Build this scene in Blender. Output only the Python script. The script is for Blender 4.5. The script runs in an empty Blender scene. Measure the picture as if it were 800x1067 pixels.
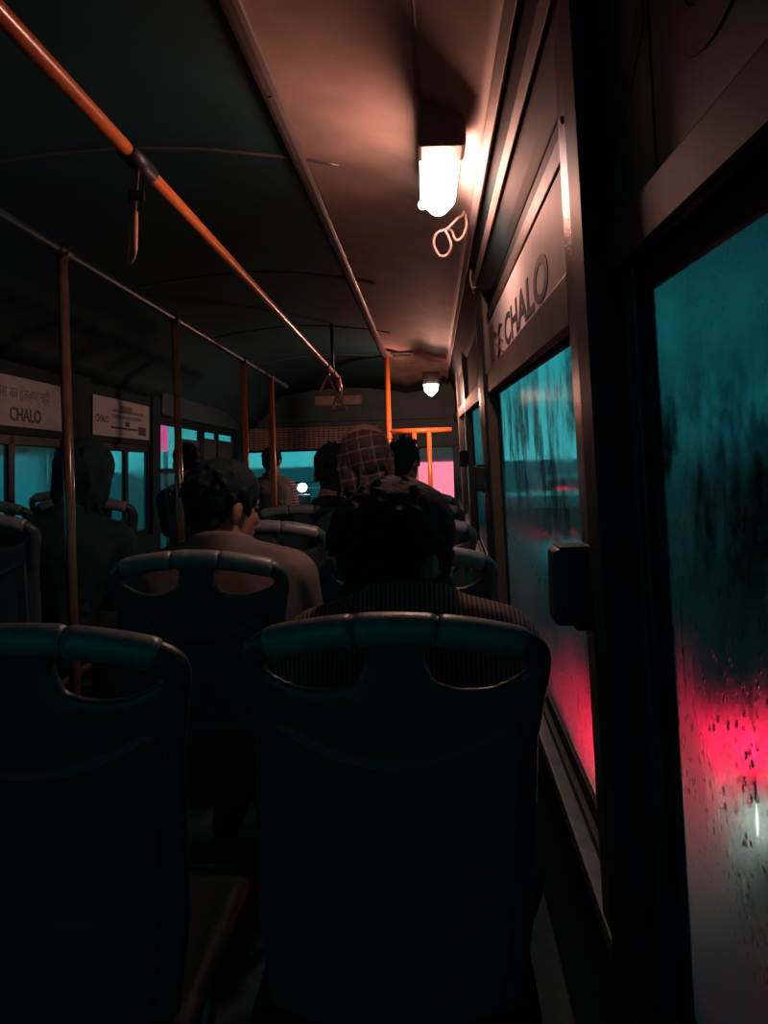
import bpy, bmesh, math, random
from mathutils import Vector, Matrix
import numpy as np

C = bpy.context.scene.collection
S = bpy.context.scene
PI = math.pi
random.seed(7)

# ------------------------------------------------------------------ camera, sky, exposure
CZ = 1.25                      # eye height above the bus floor
ROLL = math.radians(1.7)
F = 820.0                      # focal length in pixels of the 800x1067 frame
VX, VY = 444.0, 470.0          # where the bus axis vanishes
cam = bpy.data.cameras.new('camera')
co = bpy.data.objects.new('camera', cam)
C.objects.link(co)
co.location = (0, 0, CZ)
co.rotation_euler = (Matrix.Rotation(ROLL, 3, 'Y') @ Matrix.Rotation(PI / 2, 3, 'X')).to_euler()
cam.sensor_fit = 'AUTO'
cam.sensor_width = 36.0
cam.lens = F / 1067.0 * 36.0
cam.shift_x = -(VX - 400.0) / 1067.0
cam.shift_y = -(533.5 - VY) / 1067.0
cam.clip_start = 0.02
S.camera = co

S.view_settings.view_transform = 'Standard'
S.view_settings.look = 'None'
S.view_settings.gamma = 1.0
S.view_settings.exposure = 0.0
S.view_settings.use_curve_mapping = False

# night sky: a teal haze over the street, dim overhead, with added fill behind
W = bpy.data.worlds.new('night_haze')
S.world = W
W.use_nodes = True
wn, wl = W.node_tree.nodes, W.node_tree.links
wn.clear()
wo = wn.new('ShaderNodeOutputWorld')
wb = wn.new('ShaderNodeBackground')
tc = wn.new('ShaderNodeTexCoord')
sep = wn.new('ShaderNodeSeparateXYZ')
wl.new(tc.outputs['Generated'], sep.inputs[0])
rz = wn.new('ShaderNodeValToRGB')
e = rz.color_ramp.elements
e[0].position = 0.0; e[0].color = (0.003, 0.020, 0.024, 1)
e[1].position = 1.0; e[1].color = (0.003, 0.016, 0.019, 1)
for p_, c_ in ((0.40, (0.006, 0.07, 0.085, 1)), (0.49, (0.045, 0.42, 0.46, 1)), (0.56, (0.018, 0.31, 0.35, 1)),
               (0.66, (0.006, 0.08, 0.095, 1))):
    n_ = e.new(p_); n_.color = c_
mz = wn.new('ShaderNodeMath'); mz.operation = 'MULTIPLY_ADD'
mz.inputs[1].default_value = 0.5; mz.inputs[2].default_value = 0.5
wl.new(sep.outputs['Z'], mz.inputs[0]); wl.new(mz.outputs[0], rz.inputs[0])
ry = wn.new('ShaderNodeMapRange')
ry.inputs[1].default_value = -0.5; ry.inputs[2].default_value = 0.25
ry.inputs[3].default_value = 0.0; ry.inputs[4].default_value = 1.0
wl.new(sep.outputs['Y'], ry.inputs[0])
wmix = wn.new('ShaderNodeMix'); wmix.data_type = 'RGBA'
wmix.inputs[6].default_value = (0.002, 0.074, 0.084, 1)      # unseen teal fill from behind, added to lift the dark interior
wl.new(ry.outputs[0], wmix.inputs[0]); wl.new(rz.outputs[0], wmix.inputs[7])
wl.new(wmix.outputs[2], wb.inputs[0]); wb.inputs[1].default_value = 1.25
wl.new(wb.outputs[0], wo.inputs[0])


# ------------------------------------------------------------------ helpers
def Wp(px, py, Y, vx=VX, vy=VY):
    dx = (px - vx) / F * Y; dy = (vy - py) / F * Y
    c, s = math.cos(ROLL), math.sin(ROLL)
    return Vector((dx * c + dy * s, Y, CZ - dx * s + dy * c))


def Rs(x, y, z):               # the right side wall leans in a little towards the roof
    return Vector((x - 0.0275 * z + 0.0134 * y, y, CZ + z + 0.018 * y))


def Ls(x, y, z):
    return Vector((x + 0.0275 * z - 0.005 * y, y, CZ + z - 0.022 * y))


def Id(x, y, z):
    return Vector((x, y, z))


class MB:
    def __init__(self):
        self.bm = bmesh.new()

    def box(self, a, b, f=Id, nx=1, ny=1, nz=1):
        v = [self.bm.verts.new(f(x, y, z)) for x in (a[0], b[0]) for y in (a[1], b[1]) for z in (a[2], b[2])]
        for q in ((0, 1, 3, 2), (4, 6, 7, 5), (0, 4, 5, 1), (2, 3, 7, 6), (0, 2, 6, 4), (1, 5, 7, 3)):
            self.bm.faces.new([v[i] for i in q])
        return self

    def hull(self, spheres, sub=2):
        t = bmesh.new()
        for p, r in spheres:
            if isinstance(r, (int, float)): r = (r, r, r)
            bmesh.ops.create_icosphere(t, subdivisions=sub, radius=1.0,
                                       matrix=Matrix.Translation(Vector(p)) @ Matrix.Diagonal((*r, 1)))
        if len(spheres) > 1:
            for fc in list(t.faces): t.faces.remove(fc)
            res = bmesh.ops.convex_hull(t, input=t.verts)
            dead = [g for g in t.verts if not g.link_faces]
            bmesh.ops.delete(t, geom=dead, context='VERTS')
        self.merge(t)
        return self

    def merge(self, t, M=None):
        mp = {}
        for v in t.verts: mp[v] = self.bm.verts.new(M @ v.co if M else v.co)
        for fc in t.faces:
            try: self.bm.faces.new([mp[v] for v in fc.verts])
            except ValueError: pass
        t.free()

    def ell(self, p, r, rot=None, sub=3):
        t = bmesh.new()
        M = Matrix.Translation(Vector(p))
        if rot: M = M @ rot
        bmesh.ops.create_icosphere(t, subdivisions=sub, radius=1.0, matrix=M @ Matrix.Diagonal((*r, 1)))
        self.merge(t)
        return self

    def tube(self, pts, r, n=12, closed=False, cap=True):
        pts = [Vector(p) for p in pts]
        N = len(pts)
        rings = []
        up = None
        for i, p in enumerate(pts):
            if closed: d = pts[(i + 1) % N] - pts[i - 1]
            else: d = pts[min(i + 1, N - 1)] - pts[max(i - 1, 0)]
            d.normalize()
            if up is None:
                up = Vector((0, 0, 1)) if abs(d.z) < 0.9 else Vector((0, 1, 0))
            u = d.cross(up).normalized(); w = u.cross(d).normalized(); up = w
            rr = r[i] if isinstance(r, (list, tuple)) else r
            rings.append([self.bm.verts.new(p + (u * math.cos(2 * PI * k / n) + w * math.sin(2 * PI * k / n)) * rr)
                          for k in range(n)])
        for i in range(N if closed else N - 1):
            a, b = rings[i], rings[(i + 1) % N]
            for k in range(n):
                self.bm.faces.new((a[k], a[(k + 1) % n], b[(k + 1) % n], b[k]))
        if cap and not closed:
            self.bm.faces.new(rings[0][::-1]); self.bm.faces.new(rings[-1])
        return self

    def prism(self, poly, d0, d1, f):          # poly of (a, b), f(a, b, d) -> point
        A = [self.bm.verts.new(f(a, b, d0)) for a, b in poly]
        B = [self.bm.verts.new(f(a, b, d1)) for a, b in poly]
        n = len(poly)
        self.bm.faces.new(A[::-1]); self.bm.faces.new(B)
        for i in range(n):
            self.bm.faces.new((A[i], A[(i + 1) % n], B[(i + 1) % n], B[i]))
        return self

    def mesh(self, name, smooth=False):
        bmesh.ops.recalc_face_normals(self.bm, faces=self.bm.faces)
        me = bpy.data.meshes.new(name)
        if smooth:
            for fc in self.bm.faces: fc.smooth = True
        self.bm.to_mesh(me); self.bm.free()
        return me

    def build(self, name, mat, parent=None, bevel=0, smooth=False, loc=None, seg=2):
        return put(name, self.mesh(name, smooth), mat, parent, bevel, loc, seg)


def put(name, me, mat, parent=None, bevel=0, loc=None, seg=2):
    o = bpy.data.objects.new(name, me)
    C.objects.link(o)
    if not me.materials: me.materials.append(mat)
    if parent is not None: o.parent = parent
    if loc is not None: o.location = loc
    if bevel:
        m = o.modifiers.new('bevel', 'BEVEL'); m.width = bevel; m.segments = seg
        m.limit_method = 'ANGLE'; m.angle_limit = math.radians(40); m.harden_normals = False
    return o


def smooth_angle(o, deg=40):
    me = o.data
    for p in me.polygons: p.use_smooth = True
    try: me.set_sharp_from_angle(angle=math.radians(deg))
    except Exception: pass
    return o


def tag(o, label=None, cat=None, group=None, kind=None):
    if label: o['label'] = label
    if cat: o['category'] = cat
    if group: o['group'] = group
    if kind: o['kind'] = kind
    return o


def thing(name, label, cat, loc=(0, 0, 0), rz=0.0, group=None):
    o = bpy.data.objects.new(name, None); C.objects.link(o)
    o.empty_display_size = 0.1
    o.location = loc; o.rotation_euler = (0, 0, rz)
    return tag(o, label, cat, group)


def copy_tree(o, parent=None):
    c = o.copy(); C.objects.link(c)
    if parent is not None: c.parent = parent
    for ch in list(o.children): copy_tree(ch, c)
    return c


def remeshed(mb, name, voxel, smooth=2, post=None):
    me = mb.mesh(name + '_raw')
    t = bpy.data.objects.new('tmp', me); C.objects.link(t)
    m = t.modifiers.new('r', 'REMESH'); m.mode = 'VOXEL'; m.voxel_size = voxel; m.use_smooth_shade = True
    if smooth:
        s = t.modifiers.new('s', 'SMOOTH'); s.factor = 0.5; s.iterations = smooth
    dg = bpy.context.evaluated_depsgraph_get(); dg.update()
    out = bpy.data.meshes.new_from_object(t.evaluated_get(dg))
    out.name = name
    bpy.data.objects.remove(t); bpy.data.meshes.remove(me)
    if post:
        for v in out.vertices: v.co = post(v.co)
    for p in out.polygons: p.use_smooth = True
    return out


# ------------------------------------------------------------------ materials
def mat(name, col, rough=0.5, metal=0.0, noise=0.0, nscale=20, bump=0.0, bscale=80, spec=0.5, sheen=0.0, coat=0.0):
    m = bpy.data.materials.new(name); m.use_nodes = True
    nt = m.node_tree; b = nt.nodes['Principled BSDF']
    b.inputs['Base Color'].default_value = (*col, 1)
    b.inputs['Roughness'].default_value = rough
    b.inputs['Metallic'].default_value = metal
    b.inputs['Specular IOR Level'].default_value = spec
    if sheen: b.inputs['Sheen Weight'].default_value = sheen
    if coat: b.inputs['Coat Weight'].default_value = coat; b.inputs['Coat Roughness'].default_value = 0.15
    tcn = nt.nodes.new('ShaderNodeTexCoord')
    if noise:
        n = nt.nodes.new('ShaderNodeTexNoise'); n.inputs['Scale'].default_value = nscale; n.inputs['Detail'].default_value = 6
        nt.links.new(tcn.outputs['Object'], n.inputs['Vector'])
        r = nt.nodes.new('ShaderNodeValToRGB')
        r.color_ramp.elements[0].position = 0.3; r.color_ramp.elements[1].position = 0.72
        r.color_ramp.elements[0].color = (*[c * (1 - noise) for c in col], 1)
        r.color_ramp.elements[1].color = (*[min(1, c * (1 + noise)) for c in col], 1)
        nt.links.new(n.outputs['Fac'], r.inputs[0]); nt.links.new(r.outputs[0], b.inputs['Base Color'])
    if bump:
        n = nt.nodes.new('ShaderNodeTexNoise'); n.inputs['Scale'].default_value = bscale; n.inputs['Detail'].default_value = 4
        nt.links.new(tcn.outputs['Object'], n.inputs['Vector'])
        bp = nt.nodes.new('ShaderNodeBump'); bp.inputs['Strength'].default_value = bump; bp.inputs['Distance'].default_value = 0.004
        nt.links.new(n.outputs['Fac'], bp.inputs['Height']); nt.links.new(bp.outputs[0], b.inputs['Normal'])
    return m


def emit(name, col, strength):
    m = bpy.data.materials.new(name); m.use_nodes = True
    nt = m.node_tree; nt.nodes.clear()
    o = nt.nodes.new('ShaderNodeOutputMaterial'); e_ = nt.nodes.new('ShaderNodeEmission')
    e_.inputs[0].default_value = (*col, 1); e_.inputs[1].default_value = strength
    nt.links.new(e_.outputs[0], o.inputs[0])
    return m


M = {}
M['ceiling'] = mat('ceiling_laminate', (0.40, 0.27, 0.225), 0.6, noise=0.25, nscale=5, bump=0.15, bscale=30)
M['ceil_shade'] = mat('ceiling_laminate_shaded', (0.014, 0.066, 0.074), 0.6, noise=0.2, nscale=5, bump=0.15, bscale=30)
M['ceil_trim'] = mat('ceiling_trim', (0.26, 0.18, 0.155), 0.55, metal=0.1, noise=0.15)
M['strip'] = mat('ceiling_strip', (0.16, 0.125, 0.115), 0.35, metal=0.4, noise=0.15)
M['wall'] = mat('wall_panel', (0.014, 0.048, 0.053), 0.7, spec=.12, noise=0.15, nscale=6, bump=0.1)
M['cove'] = mat('cove_panel', (0.009, 0.018, 0.020), 0.7, spec=.15, noise=0.2, nscale=9)
M['pillar'] = mat('pillar_paint', (0.10, 0.08, 0.07), 0.33, noise=0.2, nscale=30, bump=0.25, bscale=220)
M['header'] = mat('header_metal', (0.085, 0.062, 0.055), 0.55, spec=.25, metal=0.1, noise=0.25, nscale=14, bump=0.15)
M['rubber'] = mat('black_rubber', (0.010, 0.036, 0.040), 0.6, bump=0.1)
M['blackplastic'] = mat('black_plastic', (0.007, 0.026, 0.029), 0.5, bump=0.1)
M['sill'] = mat('sill_aluminium', (0.17, 0.21, 0.21), 0.42, metal=0.5, noise=0.25, nscale=25)
M['frame'] = mat('window_frame', (0.009, 0.026, 0.028), 0.5, spec=.25, noise=0.2)
M['floor'] = mat('floor_vinyl', (0.012, 0.045, 0.050), 0.6, noise=0.3, nscale=30)
M['seat'] = mat('seat_plastic', (0.042, 0.068, 0.074), 0.36, noise=0.10, nscale=12, bump=0.12, bscale=350)
M['seatback'] = mat('seat_back_plastic', (0.036, 0.062, 0.067), 0.5, noise=0.12, nscale=10, bump=0.15, bscale=350)
M['grip'] = mat('grip_plastic', (0.20, 0.215, 0.22), 0.36, spec=.8, noise=0.25, nscale=60, bump=0.2, bscale=260)
M['pan'] = mat('seat_pan_dark', (0.006, 0.018, 0.02), 0.6, noise=0.1, spec=.2)
M['header_shade'] = mat('header_metal_shaded', (0.026, 0.036, 0.038), 0.6, noise=0.3, nscale=12, spec=.2)  # near header rail: shade put into a darker copy of the header colour
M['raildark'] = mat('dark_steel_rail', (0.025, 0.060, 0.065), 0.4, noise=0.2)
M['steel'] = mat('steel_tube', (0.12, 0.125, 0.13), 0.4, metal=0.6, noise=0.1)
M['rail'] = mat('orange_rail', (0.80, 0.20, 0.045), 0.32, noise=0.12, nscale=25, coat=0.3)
M['railgrey'] = mat('worn_steel_rail', (0.30, 0.24, 0.20), 0.3, metal=0.7, noise=0.2)
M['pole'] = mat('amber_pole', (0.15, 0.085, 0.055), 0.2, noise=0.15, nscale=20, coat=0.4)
M['strap'] = mat('strap_webbing', (0.6, 0.2, 0.13), 0.6, noise=0.2, nscale=80)
M['straphandle'] = mat('strap_handle', (0.75, 0.32, 0.22), 0.35, noise=0.1)
M['clamp'] = mat('black_clamp', (0.015, 0.017, 0.018), 0.45, bump=0.1)
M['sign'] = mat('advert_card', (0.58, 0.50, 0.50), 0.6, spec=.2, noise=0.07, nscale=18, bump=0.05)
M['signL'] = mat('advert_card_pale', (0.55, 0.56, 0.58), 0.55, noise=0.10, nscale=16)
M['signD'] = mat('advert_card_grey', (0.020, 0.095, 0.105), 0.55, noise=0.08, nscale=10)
M['ink'] = mat('dark_ink', (0.03, 0.028, 0.03), 0.6, noise=0.1)
M['inkD'] = mat('dark_grey_ink', (0.003, 0.010, 0.011), 0.6, noise=0.1)
M['inkfaint'] = mat('faint_ink', (0.25, 0.24, 0.25), 0.6, noise=0.1)
M['inkred'] = mat('rust_ink', (0.24, 0.14, 0.135), 0.6, noise=0.2)
M['wire'] = mat('pale_cable', (0.75, 0.55, 0.50), 0.4, noise=0.1)
M['lamphouse'] = mat('lamp_housing', (0.22, 0.15, 0.14), 0.45, noise=0.2)
M['lamp'] = emit('lamp_glow', (1.0, 0.80, 0.72), 14)
M['lampend'] = emit('lamp_end_glow', (1.0, 0.74, 0.64), 7)
M['skin'] = mat('skin', (0.28, 0.13, 0.085), 0.5, noise=0.1, nscale=40, bump=0.1, bscale=300)
M['hair'] = mat('black_hair', (0.006, 0.019, 0.022), 0.7, noise=0.3, nscale=60, bump=0.6, bscale=160, spec=0.12)
M['darkcloth'] = mat('dark_cloth', (0.011, 0.038, 0.042), 0.85, noise=0.3, nscale=30, bump=0.3, bscale=120, spec=0.15)
M['trousers'] = mat('dark_trousers', (0.008, 0.026, 0.032), 0.85, noise=0.2, nscale=30, spec=0.15)
M['shoe'] = mat('dark_shoe', (0.02, 0.018, 0.016), 0.5, noise=0.2)
M['brownjacket'] = mat('taupe_jacket', (0.16, 0.12, 0.105), 0.75, noise=0.18, nscale=14, bump=0.3, bscale=50, spec=0.2)
M['greycoat'] = mat('grey_top', (0.15, 0.14, 0.14), 0.8, noise=0.15, nscale=30, spec=0.2)
M['tan'] = mat('tan_wool', (0.24, 0.15, 0.115), 0.85, noise=0.2, nscale=60, bump=0.4, bscale=200, spec=0.15)
M['road'] = mat('wet_road', (0.02, 0.022, 0.024), 0.40, noise=0.3, nscale=2, bump=0.2, bscale=12)
M['carpaint'] = mat('car_paint_grey', (0.05, 0.055, 0.06), 0.25, noise=0.05, coat=0.5)
M['carwhite'] = mat('car_paint_white', (0.45, 0.48, 0.5), 0.3, noise=0.05, coat=0.5)
M['carglass'] = mat('car_glass_dark', (0.01, 0.012, 0.013), 0.12, noise=0.1)
M['tyre'] = mat('tyre_rubber', (0.015, 0.015, 0.015), 0.7, noise=0.2)
M['red'] = emit('tail_lamp_red', (1.0, 0.012, 0.060), 30)
M['redsmall'] = emit('far_tail_lamp_red', (1.0, 0.03, 0.10), 5)
M['white'] = emit('white_lamp', (0.95, 0.98, 0.82), 11)
M['whitefar'] = emit('white_far_lamp', (0.8, 1.0, 1.0), 12)
M['pink'] = emit('pink_neon', (1.0, 0.06, 0.30), 1.3)
M['pinkbig'] = emit('pink_back_light', (1.0, 0.20, 0.30), 1.7)
M['tealsign'] = emit('teal_shop_light', (0.02, 0.62, 0.70), 0.55)
M['tealpane'] = emit('teal_lit_window', (0.012, 0.36, 0.42), 0.5)
M['facade'] = mat('building_facade', (0.10, 0.12, 0.13), 0.7, noise=0.2, nscale=3)
M['visor'] = mat('visor_panel', (0.30, 0.22, 0.20), 0.6, noise=0.25, nscale=30)
M['front'] = mat('front_bulkhead', (0.035, 0.075, 0.082), 0.6, noise=0.2, nscale=8)


def wave_mat(name, c1, c2, axis, scale, rough=0.85, bump=0.4):
    m = bpy.data.materials.new(name); m.use_nodes = True
    nt = m.node_tree; b = nt.nodes['Principled BSDF']; b.inputs['Roughness'].default_value = rough
    b.inputs['Specular IOR Level'].default_value = 0.2
    t = nt.nodes.new('ShaderNodeTexCoord'); w = nt.nodes.new('ShaderNodeTexWave')
    w.bands_direction = axis; w.inputs['Scale'].default_value = scale; w.inputs['Distortion'].default_value = 0.3
    nt.links.new(t.outputs['Object'], w.inputs['Vector'])
    r = nt.nodes.new('ShaderNodeValToRGB')
    r.color_ramp.elements[0].color = (*c1, 1); r.color_ramp.elements[1].color = (*c2, 1)
    nt.links.new(w.outputs['Fac'], r.inputs[0]); nt.links.new(r.outputs[0], b.inputs['Base Color'])
    bp = nt.nodes.new('ShaderNodeBump'); bp.inputs['Strength'].default_value = bump; bp.inputs['Distance'].default_value = 0.003
    nt.links.new(w.outputs['Fac'], bp.inputs['Height']); nt.links.new(bp.outputs[0], b.inputs['Normal'])
    return m


M['rib'] = wave_mat('ribbed_wool', (0.07, 0.046, 0.036), (0.27, 0.185, 0.15), 'X', 42)
M['stripe'] = wave_mat('striped_sleeve', (0.05, 0.05, 0.055), (0.35, 0.33, 0.33), 'Z', 12, bump=0.0)


def plaid_mat():
    m = bpy.data.materials.new('plaid_wool'); m.use_nodes = True
    nt = m.node_tree; b = nt.nodes['Principled BSDF']; b.inputs['Roughness'].default_value = 0.85
    t = nt.nodes.new('ShaderNodeTexCoord')
    base = nt.nodes.new('ShaderNodeRGB'); base.outputs[0].default_value = (0.02, 0.018, 0.021, 1)
    prev = base.outputs[0]
    mp = nt.nodes.new('ShaderNodeMapping'); mp.inputs['Rotation'].default_value = (0.1, 0.18, 0.1)
    nt.links.new(t.outputs['Object'], mp.inputs[0])
    for ax, sc, off, lo, col, fac in (('X', 6.5, 0.0, .93, (0.17, 0.11, 0.095), .8), ('Z', 6.5, 1.0, .93, (0.17, 0.11, 0.095), .8),
                                      ('X', 6.5, 2.2, .72, (0.05, 0.03, 0.032), .6), ('Z', 6.5, 3.1, .72, (0.05, 0.03, 0.032), .6)):
        w = nt.nodes.new('ShaderNodeTexWave'); w.bands_direction = ax; w.inputs['Scale'].default_value = sc
        w.inputs['Phase Offset'].default_value = off
        nt.links.new(mp.outputs[0], w.inputs['Vector'])
        r = nt.nodes.new('ShaderNodeMapRange'); r.inputs[1].default_value = lo; r.inputs[2].default_value = lo + .04
        r.inputs[4].default_value = fac
        nt.links.new(w.outputs['Fac'], r.inputs[0])
        mx = nt.nodes.new('ShaderNodeMix'); mx.data_type = 'RGBA'
        nt.links.new(r.outputs[0], mx.inputs[0]); nt.links.new(prev, mx.inputs[6]); mx.inputs[7].default_value = (*col, 1)
        prev = mx.outputs[2]
    nt.links.new(prev, b.inputs['Base Color'])
    return m


M['plaid'] = plaid_mat()


def grid_mat():
    m = bpy.data.materials.new('visor_grid'); m.use_nodes = True
    nt = m.node_tree; b = nt.nodes['Principled BSDF']; b.inputs['Roughness'].default_value = 0.7
    t = nt.nodes.new('ShaderNodeTexCoord')
    br = nt.nodes.new('ShaderNodeTexBrick'); br.offset = 0.0
    br.inputs['Scale'].default_value = 9
    br.inputs['Color1'].default_value = (0.34, 0.24, 0.21, 1); br.inputs['Color2'].default_value = (0.26, 0.18, 0.16, 1)
    br.inputs['Mortar'].default_value = (0.06, 0.05, 0.05, 1); br.inputs['Mortar Size'].default_value = 0.04
    mp = nt.nodes.new('ShaderNodeMapping'); mp.inputs['Rotation'].default_value = (PI / 2, 0, 0)
    nt.links.new(t.outputs['Object'], mp.inputs[0]); nt.links.new(mp.outputs[0], br.inputs[0])
    nt.links.new(br.outputs[0], b.inputs['Base Color'])
    return m


M['grid'] = grid_mat()


def fog_glass(name, smudge=None, rough=(0.10, 0.34), film=0.25, drops=0.35, dropz=(-9, 9), tint=(0.72, 0.80, 0.80), smax=0.92, thr=(0.50, 0.60), low=0.0):
    """misted, rain-wet window: a blurring film, wiped or muddy smudges and clear drops"""
    m = bpy.data.materials.new(name); m.use_nodes = True
    nt = m.node_tree; N = nt.nodes; L = nt.links; N.clear()
    out = N.new('ShaderNodeOutputMaterial')
    t = N.new('ShaderNodeTexCoord'); P = t.outputs['Object']

    def mapping(s):
        q = N.new('ShaderNodeMapping'); q.inputs['Scale'].default_value = s
        L.new(P, q.inputs[0]); return q.outputs[0]

    def noise(vec, scale, detail=5, rough_=0.55):
        q = N.new('ShaderNodeTexNoise'); q.inputs['Scale'].default_value = scale
        q.inputs['Detail'].default_value = detail; q.inputs['Roughness'].default_value = rough_
        L.new(vec, q.inputs['Vector']); return q.outputs['Fac']

    def rng(v, a, b, c, d, smooth=True):
        q = N.new('ShaderNodeMapRange')
        if smooth: q.interpolation_type = 'SMOOTHSTEP'
        for i, x in enumerate((a, b, c, d)): q.inputs[i + 1].default_value = x
        L.new(v, q.inputs[0]); return q.outputs[0]

    def math_(op, a, b):
        q = N.new('ShaderNodeMath'); q.operation = op
        for i, x in enumerate((a, b)):
            if isinstance(x, (int, float)): q.inputs[i].default_value = x
            else: L.new(x, q.inputs[i])
        return q.outputs[0]
    sp = N.new('ShaderNodeSeparateXYZ'); L.new(P, sp.inputs[0])
    fog = rng(noise(mapping((1, 1.6, 0.9)), 3.2, 6), 0.32, 0.66, 0.0, 1.0)
    # drops
    vo = N.new('ShaderNodeTexVoronoi'); vo.feature = 'F1'; vo.inputs['Scale'].default_value = 1.0
    L.new(mapping((0.001, 150, 80)), vo.inputs['Vector'])
    pick = N.new('ShaderNodeSeparateColor'); L.new(vo.outputs['Color'], pick.inputs[0])
    sel = math_('LESS_THAN', pick.outputs[0], drops)
    rad = rng(pick.outputs[1], 0, 1, 0.16, 0.40, False)
    q = math_('DIVIDE', vo.outputs['Distance'], rad)
    h = math_('SUBTRACT', 1.0, math_('MULTIPLY', q, q)); h = math_('MAXIMUM', h, 0.0)
    h = math_('MULTIPLY', h, sel)
    zin = math_('MULTIPLY', rng(sp.outputs['Z'], dropz[0], dropz[0] + .2, 0, 1), rng(sp.outputs['Z'], dropz[1] - .25, dropz[1], 1, 0))
    h = math_('MULTIPLY', h, zin)
    # runs of water
    run = rng(noise(mapping((1, 60, 2.2)), 1.6, 3), 0.60, 0.70, 0, 1)
    run = math_('MULTIPLY', run, zin)
    clear = math_('MAXIMUM', rng(h, 0.02, 0.15, 0, 1), math_('MULTIPLY', run, 0.4))
    bp = N.new('ShaderNodeBump'); bp.inputs['Strength'].default_value = 1.0; bp.inputs['Distance'].default_value = 0.0006
    hh = math_('ADD', h, math_('MULTIPLY', run, 0.12)); L.new(hh, bp.inputs['Height'])
    rgh = rng(fog, 0, 1, rough[0], rough[1], False)
    if low: rgh = math_('ADD', rgh, rng(sp.outputs['Z'], .78, 1.12, low, 0))
    rgh = math_('MULTIPLY', rgh, math_('SUBTRACT', 1.0, math_('MULTIPLY', clear, 0.96)))
    re = N.new('ShaderNodeBsdfRefraction'); re.inputs['IOR'].default_value = 1.28
    re.inputs['Color'].default_value = (*tint, 1)
    L.new(rgh, re.inputs['Roughness']); L.new(bp.outputs[0], re.inputs['Normal'])
    tr = N.new('ShaderNodeBsdfTranslucent'); tr.inputs[0].default_value = (0.8, 0.85, 0.85, 1)
    di = N.new('ShaderNodeBsdfDiffuse'); di.inputs[0].default_value = (0.30, 0.33, 0.33, 1)
    a0 = N.new('ShaderNodeMixShader'); a0.inputs[0].default_value = 0.30
    L.new(tr.outputs[0], a0.inputs[1]); L.new(di.outputs[0], a0.inputs[2])
    f1 = math_('MULTIPLY', math_('SUBTRACT', 1.0, clear), rng(fog, 0, 1, film * 0.5, film, False))
    a1 = N.new('ShaderNodeMixShader'); L.new(f1, a1.inputs[0]); L.new(re.outputs[0], a1.inputs[1]); L.new(a0.outputs[0], a1.inputs[2])
    last = a1.outputs[0]
    if smudge:
        z0, z1 = smudge
        s = noise(mapping((1, 1.5, 1.0)), 3.0, 9, 0.66)
        s2 = rng(s, thr[0], thr[1], 0, 1)
        band = math_('MULTIPLY', rng(sp.outputs['Z'], z0 - .10, z0 + .10, 0, 1), rng(sp.outputs['Z'], z1 - .10, z1 + .08, 1, 0))
        fl = rng(noise(mapping((1, 1.0, 1.0)), 60, 3), 0.42, 0.55, 0.6, 1.0)
        s2 = math_('MULTIPLY', math_('MULTIPLY', s2, band), math_('MULTIPLY', fl, smax))
        # specks of mud below the smear
        sk = rng(noise(mapping((1, 1.2, 1.0)), 55, 2), 0.68, 0.71, 0, 0.8)
        sk = math_('MULTIPLY', sk, rng(noise(mapping((1, 1, 1)), 5, 2), 0.5, 0.6, 0, 1))
        s2 = math_('MAXIMUM', s2, sk)
        dk = N.new('ShaderNodeBsdfDiffuse'); dk.inputs[0].default_value = (0.022, 0.024, 0.025, 1)
        a2 = N.new('ShaderNodeMixShader'); L.new(s2, a2.inputs[0]); L.new(last, a2.inputs[1]); L.new(dk.outputs[0], a2.inputs[2])
        last = a2.outputs[0]
    gl = N.new('ShaderNodeBsdfGlossy'); gl.inputs['Roughness'].default_value = 0.22
    a3 = N.new('ShaderNodeMixShader'); a3.inputs[0].default_value = 0.035
    L.new(last, a3.inputs[1]); L.new(gl.outputs[0], a3.inputs[2])
    L.new(a3.outputs[0], out.inputs[0])
    return m


M['glass_near'] = fog_glass('misted_pane_near', smudge=(1.13, 1.30), rough=(0.18, 0.34), low=.06, film=0.22, drops=0.55, thr=(.40,.52), dropz=(0.75, 1.22), tint=(0.60, 0.66, 0.66))
M['glass_second'] = fog_glass('misted_pane_second', smudge=(1.08, 1.44), rough=(0.01, 0.10), film=0.24, drops=0.5, low=.34, thr=(.45,.58), dropz=(0.45, 1.0), tint=(0.96, 0.99, 0.98), smax=0.65)
M['glass_far'] = fog_glass('misted_pane_far', tint=(.9,.95,.95), rough=(0.04, 0.2), film=0.25, drops=0.15)
M['glass_left'] = fog_glass('misted_pane_left', rough=(0.03, 0.13), film=0.18, drops=0.1, tint=(0.85, 0.95, 0.95))
M['glass_door'] = fog_glass('door_pane', rough=(0.004, 0.03), film=0.12, drops=0.1, tint=(0.8, 0.9, 0.9))
M['glass_front'] = fog_glass('misted_windscreen', rough=(0.02, 0.08), film=0.10, drops=0.1, tint=(0.92, 0.97, 0.97))


# ------------------------------------------------------------------ the setting
st = lambda o: tag(o, kind='structure')
st(MB().box((-2.12, -0.9, -0.06), (0.32, 8.9, 0.0)).build('floor', M['floor']))
st(MB().box((-60, -10, -1.0), (60, 140, -0.9)).build('road', M['road']))

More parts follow.
